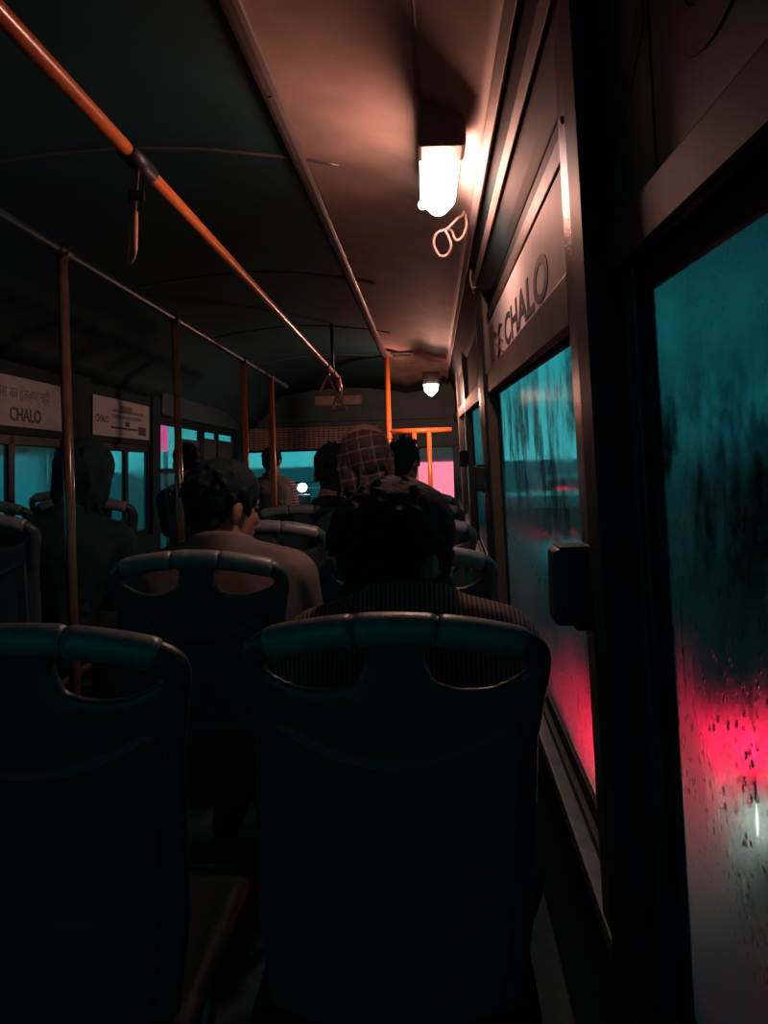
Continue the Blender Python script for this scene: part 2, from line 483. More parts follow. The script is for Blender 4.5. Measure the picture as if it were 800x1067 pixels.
# right wall: window openings
GX = 0.24
YF = 8.8
ZB, ZT = -0.70, 0.16
right_windows = [(-0.75, 0.91, 'glass_near'), (1.15, 3.05, 'glass_second'), (3.60, 5.25, 'glass_far'), (5.45, 6.95, 'glass_far'), (7.15, 8.60, 'glass_far')]
w = MB()
w.box((0.222, -0.9, -1.235), (0.30, YF, ZB - 0.012), Rs)              # lower panel
st(MB().box((0.228, -0.9, ZT + 0.055), (0.30, YF, 0.62), Rs).build('trim_40', M['cove']))    # header band behind the advert cards
prev = -0.9
for a, b, _ in right_windows:
    w.box((0.212, prev, ZB - 0.012), (0.30, a - 0.0, ZT + 0.055), Rs) if prev < 0 else None
    prev = b
st(w.build('wall_right', M['wall'], bevel=0.004))
# sill ledge and its rubber gasket
st(MB().box((0.200, -0.9, ZB - 0.03), (0.236, YF, ZB), Rs).build('trim_1', M['sill'], bevel=0.004))
g = MB()
for a, b, _ in right_windows:
    g.box((0.2255, a + .01, ZB + 0.0005), (0.2385, b - .01, ZB + 0.022), Rs)
st(g.build('trim_2', M['rubber'], bevel=0.003))
# header rail above the glass, proud of the wall
st(MB().box((0.212, -0.9, ZT + 0.022), (0.2295, 0.926, ZT + 0.076), Rs).build('trim_3', M['header_shade'], bevel=0.004))
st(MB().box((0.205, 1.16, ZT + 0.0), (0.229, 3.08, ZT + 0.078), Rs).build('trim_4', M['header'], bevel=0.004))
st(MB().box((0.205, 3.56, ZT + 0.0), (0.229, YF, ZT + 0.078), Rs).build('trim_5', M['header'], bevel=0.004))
# window pillars
pil = [(1.007, 1.155, 'column_1'), (3.07, 3.58, 'column_2'), (5.27, 5.44, 'column_3'), (6.97, 7.14, 'column_4')]
for i, (a, b, nm) in enumerate(pil):
    p = MB()
    p.box((0.203, a, ZB - 0.03), (0.264, b, 0.62), Rs)
    o = st(p.build('pillar', M['pillar'], bevel=0.007))
    if i == 0:
        # the near side of the pillar: dark cover strips and screws
        q = MB(); q.box((0.186, a - 0.080, ZB), (0.262, a - 0.001, 0.62), Rs)
        q.build('cover_strip', M['frame'], o, bevel=0.004)
        q = MB(); q.box((0.226, a - 0.098, ZB), (0.2385, a - 0.081, 0.55), Rs)
        q.build('cover_strip', M['rubber'], o, bevel=0.004)
        for zz in (0.44,):
            s_ = MB(); c_ = Rs(0.202, a + 0.10, zz)
            s_.ell(c_, (0.003, 0.006, 0.006), sub=2); s_.build('screw', M['clamp'], o, smooth=True)
    if i == 1:
        q = MB(); q.box((0.196, a + 0.03, -0.62), (0.2028, a + 0.26, 0.5), Rs); q.build('cover_strip', M['frame'], o, bevel=0.002)

# glass panes with their frames
for i, (a, b, gm) in enumerate(right_windows):
    fr = MB()
    for (ya, yb, za, zb) in ((a, b, ZB + .0005, ZB + .05), (a, b, ZT - .005, ZT + .05), (a, a + .035, ZB, ZT), (b - .04, b, ZB, ZT)):
        if i == 0 and yb == b and ya < b - .1: yb = b
        fr.box((0.2395, ya, za), (0.2535, yb, zb), Rs)
    root = st(fr.build('window_%d' % (i + 1), M['frame'], bevel=0.003))
    if i == 1 and False: pass
    gl = MB(); gl.box((0.248, a + .03, ZB + .045), (0.252, b - .035, ZT), Rs)
    gl.build('glass_pane', M[gm], root)

# left wall
LX = -2.0
lw = MB()
lw.box((LX - .06, -0.9, -1.25 + .03), (LX, 5.97, -0.42), Ls)
lw.box((LX - .06, 8.45, -1.25 + .19), (LX, YF, -0.42), Ls)
lw.box((LX - .06, -0.9, 0.225), (LX - .004, 5.97, 0.75), Ls)
lw.box((LX - .06, 5.97, 0.455), (LX - .004, YF, 0.75), Ls)
left_windows = [(0.4, 2.9), (3.12, 4.40), (4.72, 5.80)]
for a, b in ((-0.9, 0.4), (2.9, 3.12), (4.40, 4.72), (5.80, 5.97), (8.45, YF)):
    lw.box((LX - .06, a, -0.425), (LX + .012, b, 0.60), Ls)
st(lw.build('wall_left', M['wall'], bevel=0.004))
for i, (a, b) in enumerate(left_windows):
    fr = MB()
    m_ = (a + b) / 2 + 0.1
    for (ya, yb, za, zb) in ((a, b, -.42, -.38), (a, b, .175, .226), (a, a + .03, -.42, .22), (b - .03, b, -.42, .22), (m_ - .03, m_ + .03, -.42, .22)):
        fr.box((LX - .045, ya, za), (LX - .015, yb, zb), Ls)
    root = st(fr.build('window_%d' % (i + 6), M['frame'], bevel=0.003))
    gl = MB(); gl.box((LX - .032, a + .02, -.39), (LX - .028, b - .02, .18), Ls)
    gl.build('glass_pane', M['glass_left'], root)
# front door on the left: two glazed leaves
dr = MB()
for a, b in ((5.98, 7.18), (7.20, 8.44)):
    for (ya, yb, za, zb) in ((a, b, -1.2, -.95), (a, b, .40, .46), (a, a + .06, -1.2, .42), (b - .06, b, -1.2, .42), (a + .5, a + .56, -1.2, .42), (a, b, .02, .06)):
        dr.box((LX - .05, ya, za), (LX - .01, yb, zb), Ls)
dro = st(dr.build('door_1', M['frame'], bevel=0.004))
for a, b, z_ in ((5.98, 6.51, -.96), (6.51, 7.18, .30), (7.20, 8.44, .33)):
    gl = MB(); gl.box((LX - .032, a + .03, z_), (LX - .028, b - .03, .41), Ls)
    gl.build('glass_pane', M['glass_door'], dro)
    if z_ > 0: MB().box((LX - .036, a + .02, -.96), (LX - .02, b - .02, z_ + .01), Ls).build('door_board', M['front'], dro, bevel=.003)
hb = MB(); hb.tube([Ls(LX + .03, 7.08, -.5), Ls(LX + .03, 7.08, .15)], .014)
hb.build('door_handle', M['pole'], dro, smooth=True)
st(MB().box((LX - .02, 5.97, .465), (LX + .03, 8.45, .66), Ls).build('trim_6', M['front'], bevel=0.01))

# ceiling: lofted arch with rounded coves
prof = [(-2.0, .58, 'L'), (-1.955, .66, 'L'), (-1.90, .72, 'L'), (-1.80, .80, 'L'), (-1.62, .87, 'm'), (-1.36, .915, 'm'), (-1.1, .945, 'm'), (-.88, .955, 'm'),
        (-.66, .945, 'm'), (-.36, .907, 'm'), (-.2, .872, 'm'), (-.06, .825, 'r'), (.04, .775, 'r'), (.11, .715, 'R'), (.135, .68, 'R')]
cm = MB(); rows = []
NY = 24
for j in range(NY + 1):
    y = -0.9 + (YF + 0.9) * j / NY
    drop = 0.0
    if y > 7.6: drop = 0.22 * ((y - 7.6) / 1.2) ** 2
    r_ = []
    for x, z, k in prof:
        if k == 'L': p = Ls(x, y, z)
        elif k == 'R': p = Rs(x + .019, y, z)
        elif k == 'r': p = (Rs(x + .01, y, z) + Vector((x, y, CZ + z))) / 2
        else: p = Vector((x, y, CZ + z))
        p.z -= drop if k != 'R' else drop * .5
        r_.append(cm.bm.verts.new(p))
    rows.append(r_)
for j in range(NY):
    for i in range(len(prof) - 1):
        cm.bm.faces.new((rows[j][i], rows[j][i + 1], rows[j + 1][i + 1], rows[j + 1][i]))
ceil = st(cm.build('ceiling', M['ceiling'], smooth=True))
ceil.data.materials.append(M['ceil_shade'])            # left of the lengthwise strip, lamp falloff is painted in as darker teal
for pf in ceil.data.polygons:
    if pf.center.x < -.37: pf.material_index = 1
so = ceil.modifiers.new('thick', 'SOLIDIFY'); so.thickness = 0.03; so.offset = 1.0
# right cove panel below the ceiling edge, with its two metal flanges
cv = MB()
cp = [(0.158, .672), (0.170, .665), (0.192, .60), (0.214, .535), (0.226, .51), (0.245, .51), (0.245, .70), (0.165, .70)]
cv.prism(cp, -0.9, YF, lambda a, b, d: Rs(a, d, b))
st(cv.build('trim_7', M['cove'], bevel=0.003))
fl = MB()
fl.prism([(.142, .668), (.158, .650), (.164, .655), (.150, .69)], -0.9, YF, lambda a, b, d: Rs(a, d, b))
st(fl.build('trim_8', M['ceil_trim'], bevel=0.002))
fl = MB()
fl.prism([(.176, .604), (.188, .585), (.194, .590), (.190, .612)], -0.9, 3.25, lambda a, b, d: Rs(a, d, b))
st(fl.build('trim_9', M['ceil_trim'], bevel=0.002))


def ceil_z(x):
    for (a, za, _), (b, zb, _) in zip(prof, prof[1:]):
        if a <= x <= b: return CZ + za + (zb - za) * (x - a) / (b - a)
    return CZ + .9


# lengthwise ceiling strip and cross seams
cs = MB()
cs.prism([(-.385, -.002), (-.335, -.002), (-.34, -.014), (-.352, -.018), (-.368, -.018), (-.38, -.014)], -0.9, 7.9,
         lambda a, b, d: Vector((a + .012 * (d - 2) * 0, d, ceil_z(-.36) + b)))
so_ = st(cs.build('trim_10', M['strip'], bevel=0.002))
for k in range(14):
    s_ = MB(); s_.ell((-.36, .6 + k * .45, ceil_z(-.36) - .019), (.006, .006, .003), sub=1); s_.build('screw', M['clamp'], so_, smooth=True)
for k, y in enumerate((0.7, 2.4, 4.1, 5.8, 7.5)):
    pts = [Vector((x, y, ceil_z(x) - .002)) for x in np.linspace(-1.75, -.24, 36)]
    o = MB().tube(pts, 0.006, n=8).build('trim_%d' % (11 + k), M['strip'], smooth=True)
    st(o)
# small round vent in the ceiling near the front
vt = thing('ceiling_vent', 'small dark vent flap in the ceiling near the front lamp', 'vent', (-.19, 6.9, ceil_z(-.19) - .012))
MB().box((-.10, -.09, -.01), (.10, .09, .012)).build('vent_frame', M['ceil_trim'], vt, bevel=.006)
MB().box((-.08, -.07, -.016), (.08, .07, -.0101)).build('vent_flap', M['rubber'], vt, bevel=.003)

# front bulkhead and windscreen
ft = MB()
ft.box((-2.10, YF, -0.05), (.40, YF + .05, .62))
ft.box((-2.10, YF, 1.30), (.40, YF + .05, 2.30))
ft.box((-2.10, YF, .60), (-1.99, YF + .05, 1.32))
ft.box((.30, YF, .60), (.40, YF + .05, 1.32))
ft.box((-.52, YF, .60), (-.44, YF + .05, 1.32))
st(ft.build('wall_front', M['front'], bevel=.006))
root = st(MB().box((-1.99, YF + .005, 1.285), (.3, YF + .03, 1.302)).build('window_9', M['rubber']))
MB().box((-1.99, YF + .02, .62), (-.52, YF + .026, 1.30)).build('glass_pane', M['glass_front'], root)
MB().box((-.44, YF + .02, .62), (.30, YF + .026, 1.30)).build('glass_pane', M['glass_front'], root)

# ------------------------------------------------------------------ ceiling lamps


def ceiling_lamp(name, label, loc, w, L, h, power, group='ceiling lamps', tilt=0.0, cap=.10):
    t = thing(name, label, 'lamp', loc, 0, group)
    MB().box((-w / 2, 0, -h * .45), (w / 2, L, 0.04)).build('housing', M['lamphouse'], t, bevel=.008)
    if cap > 0: MB().box((-w / 2 - .004, -.012, -h), (w / 2 + .004, cap, .02)).build('end_cap', M['lamphouse'], t, bevel=.01)
    d = MB()
    d.hull([((-w * .2, cap + .03, -h * .62), .030), ((w * .2, cap + .03, -h * .62), .030), ((-w * .2, L - .03, -h * .62), .030),
            ((w * .2, L - .03, -h * .62), .030), ((0, cap + .04, -h * .8), .032), ((0, L - .03, -h * .8), .032)], sub=3)
    d.build('glowing_tube', M['lamp'], t, smooth=True)
    l = bpy.data.lights.new(name + '_light', 'POINT'); l.energy = power; l.color = (1.0, 0.42, 0.30); l.shadow_soft_size = 0.045
    lo = bpy.data.objects.new(name + '_light', l); C.objects.link(lo); lo.parent = t; lo.location = (0, L * .5, -h * 1.0 - .06)
    return t


l1 = ceiling_lamp('ceiling_lamp', 'glowing box lamp on the curved ceiling above the passenger seats, nearest and brightest',
                  (0.056, 1.80, 2.045), .105, .52, .10, 8.2)
# the small round end of the tube that shines beside the lamp
b_ = MB(); b_.ell((-.045, .47, -.085), (.014, .014, .014)); b_.build('indicator_bulb', M['lampend'], l1, smooth=True)
l2 = ceiling_lamp('ceiling_lamp', 'small glowing lamp at the front end of the bus over the driver partition',
                  (0.06, 6.75, CZ + .64), .15, .30, .15, 28.0, cap=-.02)
# wiring conduit to the lamp
tag(MB().box((-.005, .2, 2.058), (.05, 1.785, 2.10)).build('cable_duct', M['lamphouse'], bevel=.006),
    'shallow cable duct on the ceiling leading to the nearest lamp', 'cable duct')
# looped cable by the lamp
lp = [Wp(x, y, 2.45 + d) for x, y, d in ((486, 200, .1), (483, 222, .05), (476, 228, 0), (466, 238, 0), (455, 243, 0), (452, 254, .02), (458, 266, .03), (466, 265, .03), (470, 256, .0),
                                         (467, 246, -.01), (464, 240, -.01), (470, 240, .02), (475, 250, .03), (482, 246, .03), (486, 234, .04), (485, 224, .06), (488, 205, .1))]


def smooth_path(p, n=6):
    out = []
    for i in range(len(p) - 1):
        a, b, c, d = p[max(i - 1, 0)], p[i], p[i + 1], p[min(i + 2, len(p) - 1)]
        for k in range(n):
            t = k / n
            out.append(0.5 * ((2 * b) + (c - a) * t + (2 * a - 5 * b + 4 * c - d) * t * t + (3 * b - a - 3 * c + d) * t ** 3))
    return out + [p[-1]]


tag(MB().tube(smooth_path(lp), .0042, n=8).build('cable_loop', M['wire'], smooth=True),
    'pale twisted loop of cable hanging from the cove just past the bright lamp', 'cable')
lp = [Wp(x, y, 3.1) for x, y in ((497, 262), (492, 275), (490, 290), (493, 300), (499, 292), (501, 272))]
tag(MB().tube(smooth_path(lp), .004, n=8).build('cable_loop', M['wire'], smooth=True),
    'short end of cable tucked under the cove flange above the narrow pillar', 'cable')

# ------------------------------------------------------------------ advert cards


def text_obj(s, size, name, m, parent, origin, xdir, ydir, sx=1.0, align='LEFT', ext=.0006, off=0.0):
    cu = bpy.data.curves.new(name, 'FONT'); cu.body = s; cu.size = size; cu.extrude = ext; cu.align_x = align
    cu.offset = 0.0
    o = bpy.data.objects.new(name, cu); C.objects.link(o)
    cu.materials.append(m)
    xd = Vector(xdir).normalized(); yd = Vector(ydir).normalized(); zd = xd.cross(yd)
    Mx = Matrix((xd * sx, yd, zd)).transposed().to_4x4(); Mx.translation = origin
    cu.offset = off
    dg = bpy.context.evaluated_depsgraph_get(); dg.update()
    me = bpy.data.meshes.new_from_object(o.evaluated_get(dg)); me.transform(Mx)
    bpy.data.objects.remove(o)
    me.materials.clear()
    return put(name, me, m, parent)


def card(name, label, f, x, ya, yb, za, zb, m, side, th=.004):
    o = MB().box((x, ya, za), (x + th * side, yb, zb), f).build(name, m)
    return tag(o, label, 'advert')


UPR = Rs(0, 0, 1) - Rs(0, 0, 0)
DR = Rs(0, 0, 0) - Rs(0, 1, 0)
UPL = Ls(0, 0, 1) - Ls(0, 0, 0)
DL = Ls(0, 1, 0) - Ls(0, 0, 0)
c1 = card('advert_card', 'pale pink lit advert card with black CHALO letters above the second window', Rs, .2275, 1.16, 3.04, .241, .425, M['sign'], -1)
text_obj('CHALO', .120, 'lettering', M['ink'], c1, Rs(.2228, 2.37, .264), DR, UPR, 2.25, off=.003)
for k, (yy, zz, ww) in enumerate(((2.72, .34, .28), (2.68, .30, .24), (2.72, .27, .30))):
    pts = [Rs(.2228, yy - ww * t, zz + .012 * math.sin(9 * t + k)) for t in np.linspace(0, 1, 14)]
    MB().tube(pts, .006, n=6).build('scribble', M['inkred'], c1, smooth=True)
MB().box((.2228, 2.78, .25), (.2225, 2.96, .40), Rs).build('lit_end_patch', M['inkred'], c1)  # patch painted in for the lit far end of the card
# reddish backing strip above the card
st(MB().box((.2205, 1.16, .43), (.2279, 3.04, .47), Rs).build('trim_20', M['header'], bevel=.002))
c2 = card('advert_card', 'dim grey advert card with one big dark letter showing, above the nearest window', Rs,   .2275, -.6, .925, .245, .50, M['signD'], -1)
text_obj('CHALO', .26, 'lettering', M['inkD'], c2, Rs(.2228, .700, .300), DR, UPR, 1.0, off=.006)
MB().box((.2229, .745, .245), (.2224, .749, .50), Rs).build('seam', M['inkD'], c2)
MB().box((.2229, .76, .29), (.2224, .93, .33), lambda x, y, z: Rs(x, y, z + (.93 - y) * .6)).build('stripe', M['inkD'], c2)
c3 = card('advert_card', 'pale advert card on the left wall with big CHALO and a faint line of Hindi', Ls, LX + .0005, 3.05, 4.38, .265, .51, M['signL'], 1)
text_obj('CHALO', .092, 'lettering', M['ink'], c3, Ls(LX + .0052, 3.80, .295), DL, UPL, 1.0, 'LEFT', off=.0025)
text_obj('में बस का इंतज़ार नहीं', .075, 'lettering', M['inkfaint'], c3, Ls(LX + .0052, 3.62, .405), DL, UPL, 1.0)
c4 = card('advert_card', 'smaller pale advert card on the left wall with CHALO, small print and a dark badge', Ls, LX + .0005, 4.76, 5.74, .265, .51, M['signL'], 1)
text_obj('CHALO', .062, 'lettering', M['ink'], c4, Ls(LX + .0052, 4.80, .35), DL, UPL, .95, off=.001)
for k, (ya, yb, za, zb, mm) in enumerate(((5.06, 5.62, .425, .445, 'inkfaint'), (5.06, 5.58, .385, .41, 'inkfaint'), (5.18, 5.40, .43, .475, 'inkred'), (5.04, 5.50, .318, .332, 'ink'), (5.28, 5.36, .34, .372, 'ink'))):
    MB().box((LX + .0047, ya, za), (LX + .0053, yb, zb), Ls).build('print_line', M[mm], c4)
MB().box((LX + .0047, 5.52, .292), (LX + .0056, 5.67, .35), Ls).build('badge', M['ink'], c4)

# ------------------------------------------------------------------ grab rails, poles, straps
RX1, RX2, RZ = -.63, -1.12, .72
LV = dict(vx=440.0, vy=488.0)


def rail_pt(x, y, z=RZ): return Vector((x - .005 * y, y, CZ + z - .022 * y))


pts = [rail_pt(RX1, y) for y in np.linspace(-.6, 6.0, 30)] + [rail_pt(RX1, 6.1, RZ - .01), rail_pt(RX1, 6.17, RZ - .05), rail_pt(RX1, 6.18, RZ - .12)]
t = thing('grab_rail', 'long orange overhead grab rail running down the aisle over the passenger seats', 'grab rail', rail_pt(RX1, 1))
off = t.location
MB().tube([p - off for p in pts], .0165, n=16).build('rail', M['rail'], t, smooth=True)
for y in (.4, 5.7):
    p = rail_pt(RX1, y)
    h_ = MB(); h_.tube([p - off + Vector((0, 0, .0)), Vector((p.x, p.y, ceil_z(p.x) - .001)) - off], .011, n=10)
    h_.tube([p - off + Vector((0, -.03, 0)), p - off + Vector((0, .03, 0))], .021, n=14)
    h_.build('rail_bracket', M['clamp'], t, smooth=True)
pts = [rail_pt(RX2, y) for y in np.linspace(-.6, 6.6, 30)]
t = thing('grab_rail', 'dull steel overhead grab rail on the far side of the aisle above the poles', 'grab rail', rail_pt(RX2, 1))
off = t.location
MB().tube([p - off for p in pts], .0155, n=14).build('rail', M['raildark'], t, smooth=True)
for y in (.3,):
    p = rail_pt(RX2, y)
    MB().tube([p - off, Vector((p.x, p.y, ceil_z(p.x) - .001)) - off], .011, n=10).build('rail_bracket', M['clamp'], t, smooth=True)

pole_defs = [(65, 2.49, .0165, 'tall amber pole nearest the camera, in front of the left CHALO card'),
             (181, 3.62, .0165, 'dull amber pole standing just left of the head of the passenger in taupe jacket'),
             (253.5, 5.0, .0175, 'thin orange-lit pole third along the aisle, just left of the brightest orange pole'),
             (282.5, 5.9, .0225, 'bright orange-lit pole before the windscreen, in front of the striped sleeve passenger')]
for i, (px, y, r, lab) in enumerate(pole_defs):
    top = rail_pt(RX2, y)
    x0 = (px - 440.0) / F * y
    base = Vector((top.x + .0, y, 0))
    t = thing('pole', lab, 'pole', base, 0, 'aisle poles')
    MB().tube([(0, 0, .012), (0, 0, top.z - .01)], r, n=16).build('tube', M['rail'] if i >= 2 else M['pole'], t, smooth=True)  # far two poles take rail orange, front lamp glow put into their colour
    MB().tube([(0, 0, 0), (0, 0, .014)], r * 2.3, n=20).build('base_flange', M['steel'], t, smooth=False)
    MB().tube([(0, -.03, top.z), (0, .03, top.z)], .022, n=14).build('clamp', M['clamp'], t, smooth=True)

# driver partition at the front: thick orange post, cross bar, two uprights
DY = 7.4
pt = Wp(403.5, 398, DY); pb = Wp(404, 452, DY)
t = thing('driver_partition', 'bright orange post and cross bar of the driver partition under the front lamp', 'partition', (pt.x, DY, 0))
MB().tube([(0, 0, 0), (0, 0, ceil_z(pt.x) - .0)], .027, n=16).build('post', M['rail'], t, smooth=True)
zb = pb.z
MB().ell((0, 0, zb - .04), (.034, .034, .034)).build('joint', M['rail'], t, smooth=True)
xr = .245 - pt.x
MB().tube([(0, 0, zb + .02), (xr, 0, zb + .02)], .026, n=14).build('cross_bar', M['rail'], t, smooth=True)
for px in (432, 447.5):
    xx = Wp(px, 470, DY).x - pt.x
    MB().tube([(xx, 0, 0), (xx, 0, zb + .02)], .022, n=14).build('upright', M['rail'], t, smooth=True)
MB().box((.02, -.012, .0), (xr, .012, .80)).build('panel', M['front'], t, bevel=.004)


def hand_strap(label, y, swing, tri=.075, drop=.085, yaw=0.0, cl=.03):
    p = rail_pt(RX1, y)
    t = thing('hand_strap', label, 'hand strap', p, yaw, 'hand straps on the orange rail')
    MB().tube([Matrix.Rotation(-yaw, 3, 'Z') @ Vector((-.005 * q, q, -.022 * q)) for q in (-cl, cl)], .0215, n=16).build('clamp', M['clamp'], t, smooth=True)
    sx, sy = swing
    a = Vector((0, 0, -.018)); b = Vector((sx * drop, sy * drop, -drop - .018))
    s_ = MB()
    d = (b - a).normalized(); u = Vector((0, 1, 0)); u = (u - d * u.dot(d)).normalized(); w_ = d.cross(u)
    s_.prism([(-.013, -.002), (.013, -.002), (.013, .002), (-.013, .002)], 0, 1, lambda q, e_, k: a.lerp(b, k) + u * q + w_ * e_)
    s_.build('strap', M['strap'], t, bevel=.0008)
    s_ = MB(); s_.box((-.018, -.018, -.012), (.018, .018, .012)); s_.build('buckle', M['clamp'], t, bevel=.004, loc=a.lerp(b, .62))
    h_ = MB()
    c = b
    P_ = [c + d * .0, c + d * .022 + u * .016, c + d * (tri * .95) + u * .05, c + d * (tri * 1.18) + u * .046, c + d * (tri * 1.18) - u * .046, c + d * (tri * .95) - u * .05, c + d * .022 - u * .016]
    h_.tube(smooth_path(P_ + [P_[0]], 5)[:-1], .0075, n=10, closed=True)
    h_.build('handle', M['straphandle'], t, smooth=True)
    return t


hand_strap('hand strap with a rusty red triangular handle on the near part of the orange rail', 1.80, (-.10, .02), tri=.085, drop=.10, yaw=.45, cl=.075)
hand_strap('small pale hand strap hanging second from the far end of the orange rail', 5.35, (0, 0), tri=.10, drop=.06, yaw=1.5)
hand_strap('orange hand strap on the bent far end of the orange rail', 6.0, (.06, 0), tri=.09, drop=.13, yaw=1.4)

# ------------------------------------------------------------------ black boxes on the window pillars
for i, (y, z, lab) in enumerate(((1.10, -.215, 'black plastic box sticking out from the nearest window pillar'),
                                 (3.25, -.18, 'black plastic box on the narrow pillar behind the second window'),
                                 (5.36, -.16, 'tiny black box on the far window pillar near the driver partition'))):
    p = Rs(.203, y, z)
    t = thing('latch_box', lab, 'box', p, 0, 'boxes on the window pillars')
    MB().box((-.055, -.03, -.050), (-.001, .03, .056)).build('body', M['blackplastic'], t, bevel=.009, seg=3)
    MB().box((-.026, -.028, -.057), (-.0012, .024, -.0495)).build('lip', M['blackplastic'], t, bevel=.004)
    MB().box((-.046, -.026, .0558), (-.002, .026, .0585)).build('top_plate', M['frame'], t, bevel=.002)

# ------------------------------------------------------------------ seats


def make_seat_meshes():
    HW = .2085
    top = lambda x: -.022 - .80 * x * x             # centre line of the bar
    bar = [(x, 0, top(x)) for x in np.linspace(-.172, .172, 25)]
    # corner of the loop runs down into the side of the backrest
    corner = [(.172, 0, top(.172)), (.186, 0, top(.186) - .006), (.1925, 0, -.068), (.1925, 0, -.092), (.188, 0, -.125), (.183, 0, -.17)]
    mb = MB()

    def seg(a, b, ra, rb): mb.hull([(a, ra), (b, rb)], sub=2)
    for a, b in zip(bar, bar[1:]): seg(a, b, .0195, .0195)
    cp_ = smooth_path([Vector(p) for p in corner], 3)
    for s in (-1, 1):
        for i in range(len(cp_) - 1):
            a, b = cp_[i].copy(), cp_[i + 1].copy(); a.x *= s; b.x *= s
            ra = .0198 - .004 * i / len(cp_); seg(tuple(a), tuple(b), ra, ra)
    # centre post, widening downwards
    for a, b, wa, wb in (((0, 0, -.03), (0, 0, -.07), .024, .026), ((0, 0, -.07), (0, 0, -.125), .026, .05)):
        mb.hull([((a[0] - wa, 0, a[2]), .0145), ((a[0] + wa, 0, a[2]), .0145), ((b[0] - wb, 0, b[2]), .0145), ((b[0] + wb, 0, b[2]), .0145)], sub=2)
    # lower panel whose upper edge dips under each hole
    def rim(x):
        u = abs(x)
        k = (u - .105) / .078
        return -.104 + .028 * min(1.3, k * k)
    xs = np.linspace(-.186, .186, 33)
    for xa, xb in zip(xs, xs[1:]):
        mb.hull([((xa, 0, rim(xa) - .012), .0125), ((xb, 0, rim(xb) - .012), .0125), ((xa, 0, -.42), .012), ((xb, 0, -.42), .012)], sub=1)
    mb.hull([((-.186, 0, -.42), .012), ((.186, 0, -.42), .012), ((-.165, 0, -.60), .012), ((.165, 0, -.60), .012)], sub=2)

    def bend(c):
        y = c.y + 1.0 * c.x * c.x * min(1, max(0, (-c.z) / .2 * .6 + .4)) - .10 * (c.z + .2) * -1 * -1
        return Vector((c.x, y, c.z))
    back = remeshed(mb, 'backrest', .0058, 3, bend)

    def bend2(p): return bend(Vector(p))
    grips = []
    for a, b in ((-.170, -.0545), (-.0525, .0525), (.0545, .170)):
        g_ = MB()
        P_ = [bend2((x, 0, top(x))) for x in np.linspace(a, b, 14)]
        r_ = [.0205] + [.0225] * 12 + [.0205]
        g_.tube(P_, r_, n=20)
        grips.append(g_.mesh('grip', True))
    # raised panel on the rear face, with a curved top edge
    pb_ = MB()
    poly = [(x, -.205 + .055 * (x / .17) ** 2) for x in np.linspace(-.17, .17, 21)] + [(.168, -.40), (.15, -.56), (-.15, -.56), (-.168, -.40)]
    n = len(poly)
    A = [pb_.bm.verts.new(bend2((x, -.0115, z))) for x, z in poly]; B = [pb_.bm.verts.new(bend2((x * .975, -.0165, -.385 + (z + .385) * .975))) for x, z in poly]
    for i in range(n): pb_.bm.faces.new((A[i], A[(i + 1) % n], B[(i + 1) % n], B[i]))
    # fan with strips across so that it follows the curve
    for i in range(10):
        l0, l1, r0, r1 = B[i], B[i + 1], B[20 - i], B[19 - i]
        if i == 9: pb_.bm.faces.new((l0, l1, r0))
        else: pb_.bm.faces.new((l0, l1, r1, r0))
    pb_.bm.faces.new((B[0], B[20], B[21], B[24])); pb_.bm.faces.new((B[24], B[21], B[22], B[23]))
    panel = pb_.mesh('back_panel', False)
    # seat pan
    sp_ = MB()
    for a, b in ((-.19, 0), (0, .19)):
        sp_.hull([((a, .05, -.585), .018), ((b, .05, -.585), .018), ((a, .40, -.575), .018), ((b, .40, -.575), .018)], sub=2)
    sp_.hull([((-.18, .41, -.585), .022), ((.18, .41, -.585), .022)])
    sp_.hull([((-.185, .10, -.575), .016), ((-.185, .36, -.565), .016)])
    sp_.hull([((.185, .10, -.575), .016), ((.185, .36, -.565), .016)])
    pan = remeshed(sp_, 'seat_pan', .011, 3)
    legs = []
    for s in (-1, 1):
        lg = MB()
        lg.tube([Vector(p) for p in ((s * .15, .36, -.60), (s * .15, .34, -.68), (s * .15, .20, -.99), (s * .15, .18, -1.028))], .016, n=12)
        lg.tube([Vector(p) for p in ((s * .15, .20, -.985), (s * .15, .05, -.61))], .014, n=12)
        legs.append(lg.mesh('leg', True))
    cb = MB(); cb.tube([(-.15, .13, -.80), (.15, .13, -.80)], .012, n=10); cf = MB(); cf.tube([(-.15, .30, -.62), (.15, .30, -.62)], .012, n=10)
    return back, grips, panel, pan, legs, [cb.mesh('cross_brace', True), cf.mesh('cross_brace', True)]


SM = make_seat_meshes()


def make_seat():
    t = thing('bus_seat', 'x', 'bus seat')
    back, grips, panel, pan, legs, brace = SM
    put('backrest', back, M['seat'], t)
    for g_ in grips: put('grip', g_, M['grip'], t)
    put('back_panel', panel, M['seatback'], t, bevel=.002)
    put('seat_pan', pan, M['pan'], t)
    for l in legs: put('leg', l, M['steel'], t)
    for b_ in brace: put('cross_brace', b_, M['steel'], t)
    return t


proto = None


def seat(x, y, ztop, label, group, rz=0.0):
    global proto
    if proto is None:
        proto = make_seat(); o = proto
    else: o = copy_tree(proto)
    o.location = (x, y, ztop); o.rotation_euler = (0, math.radians(1.8), rz)
    tag(o, label, 'bus seat', group)
    return o


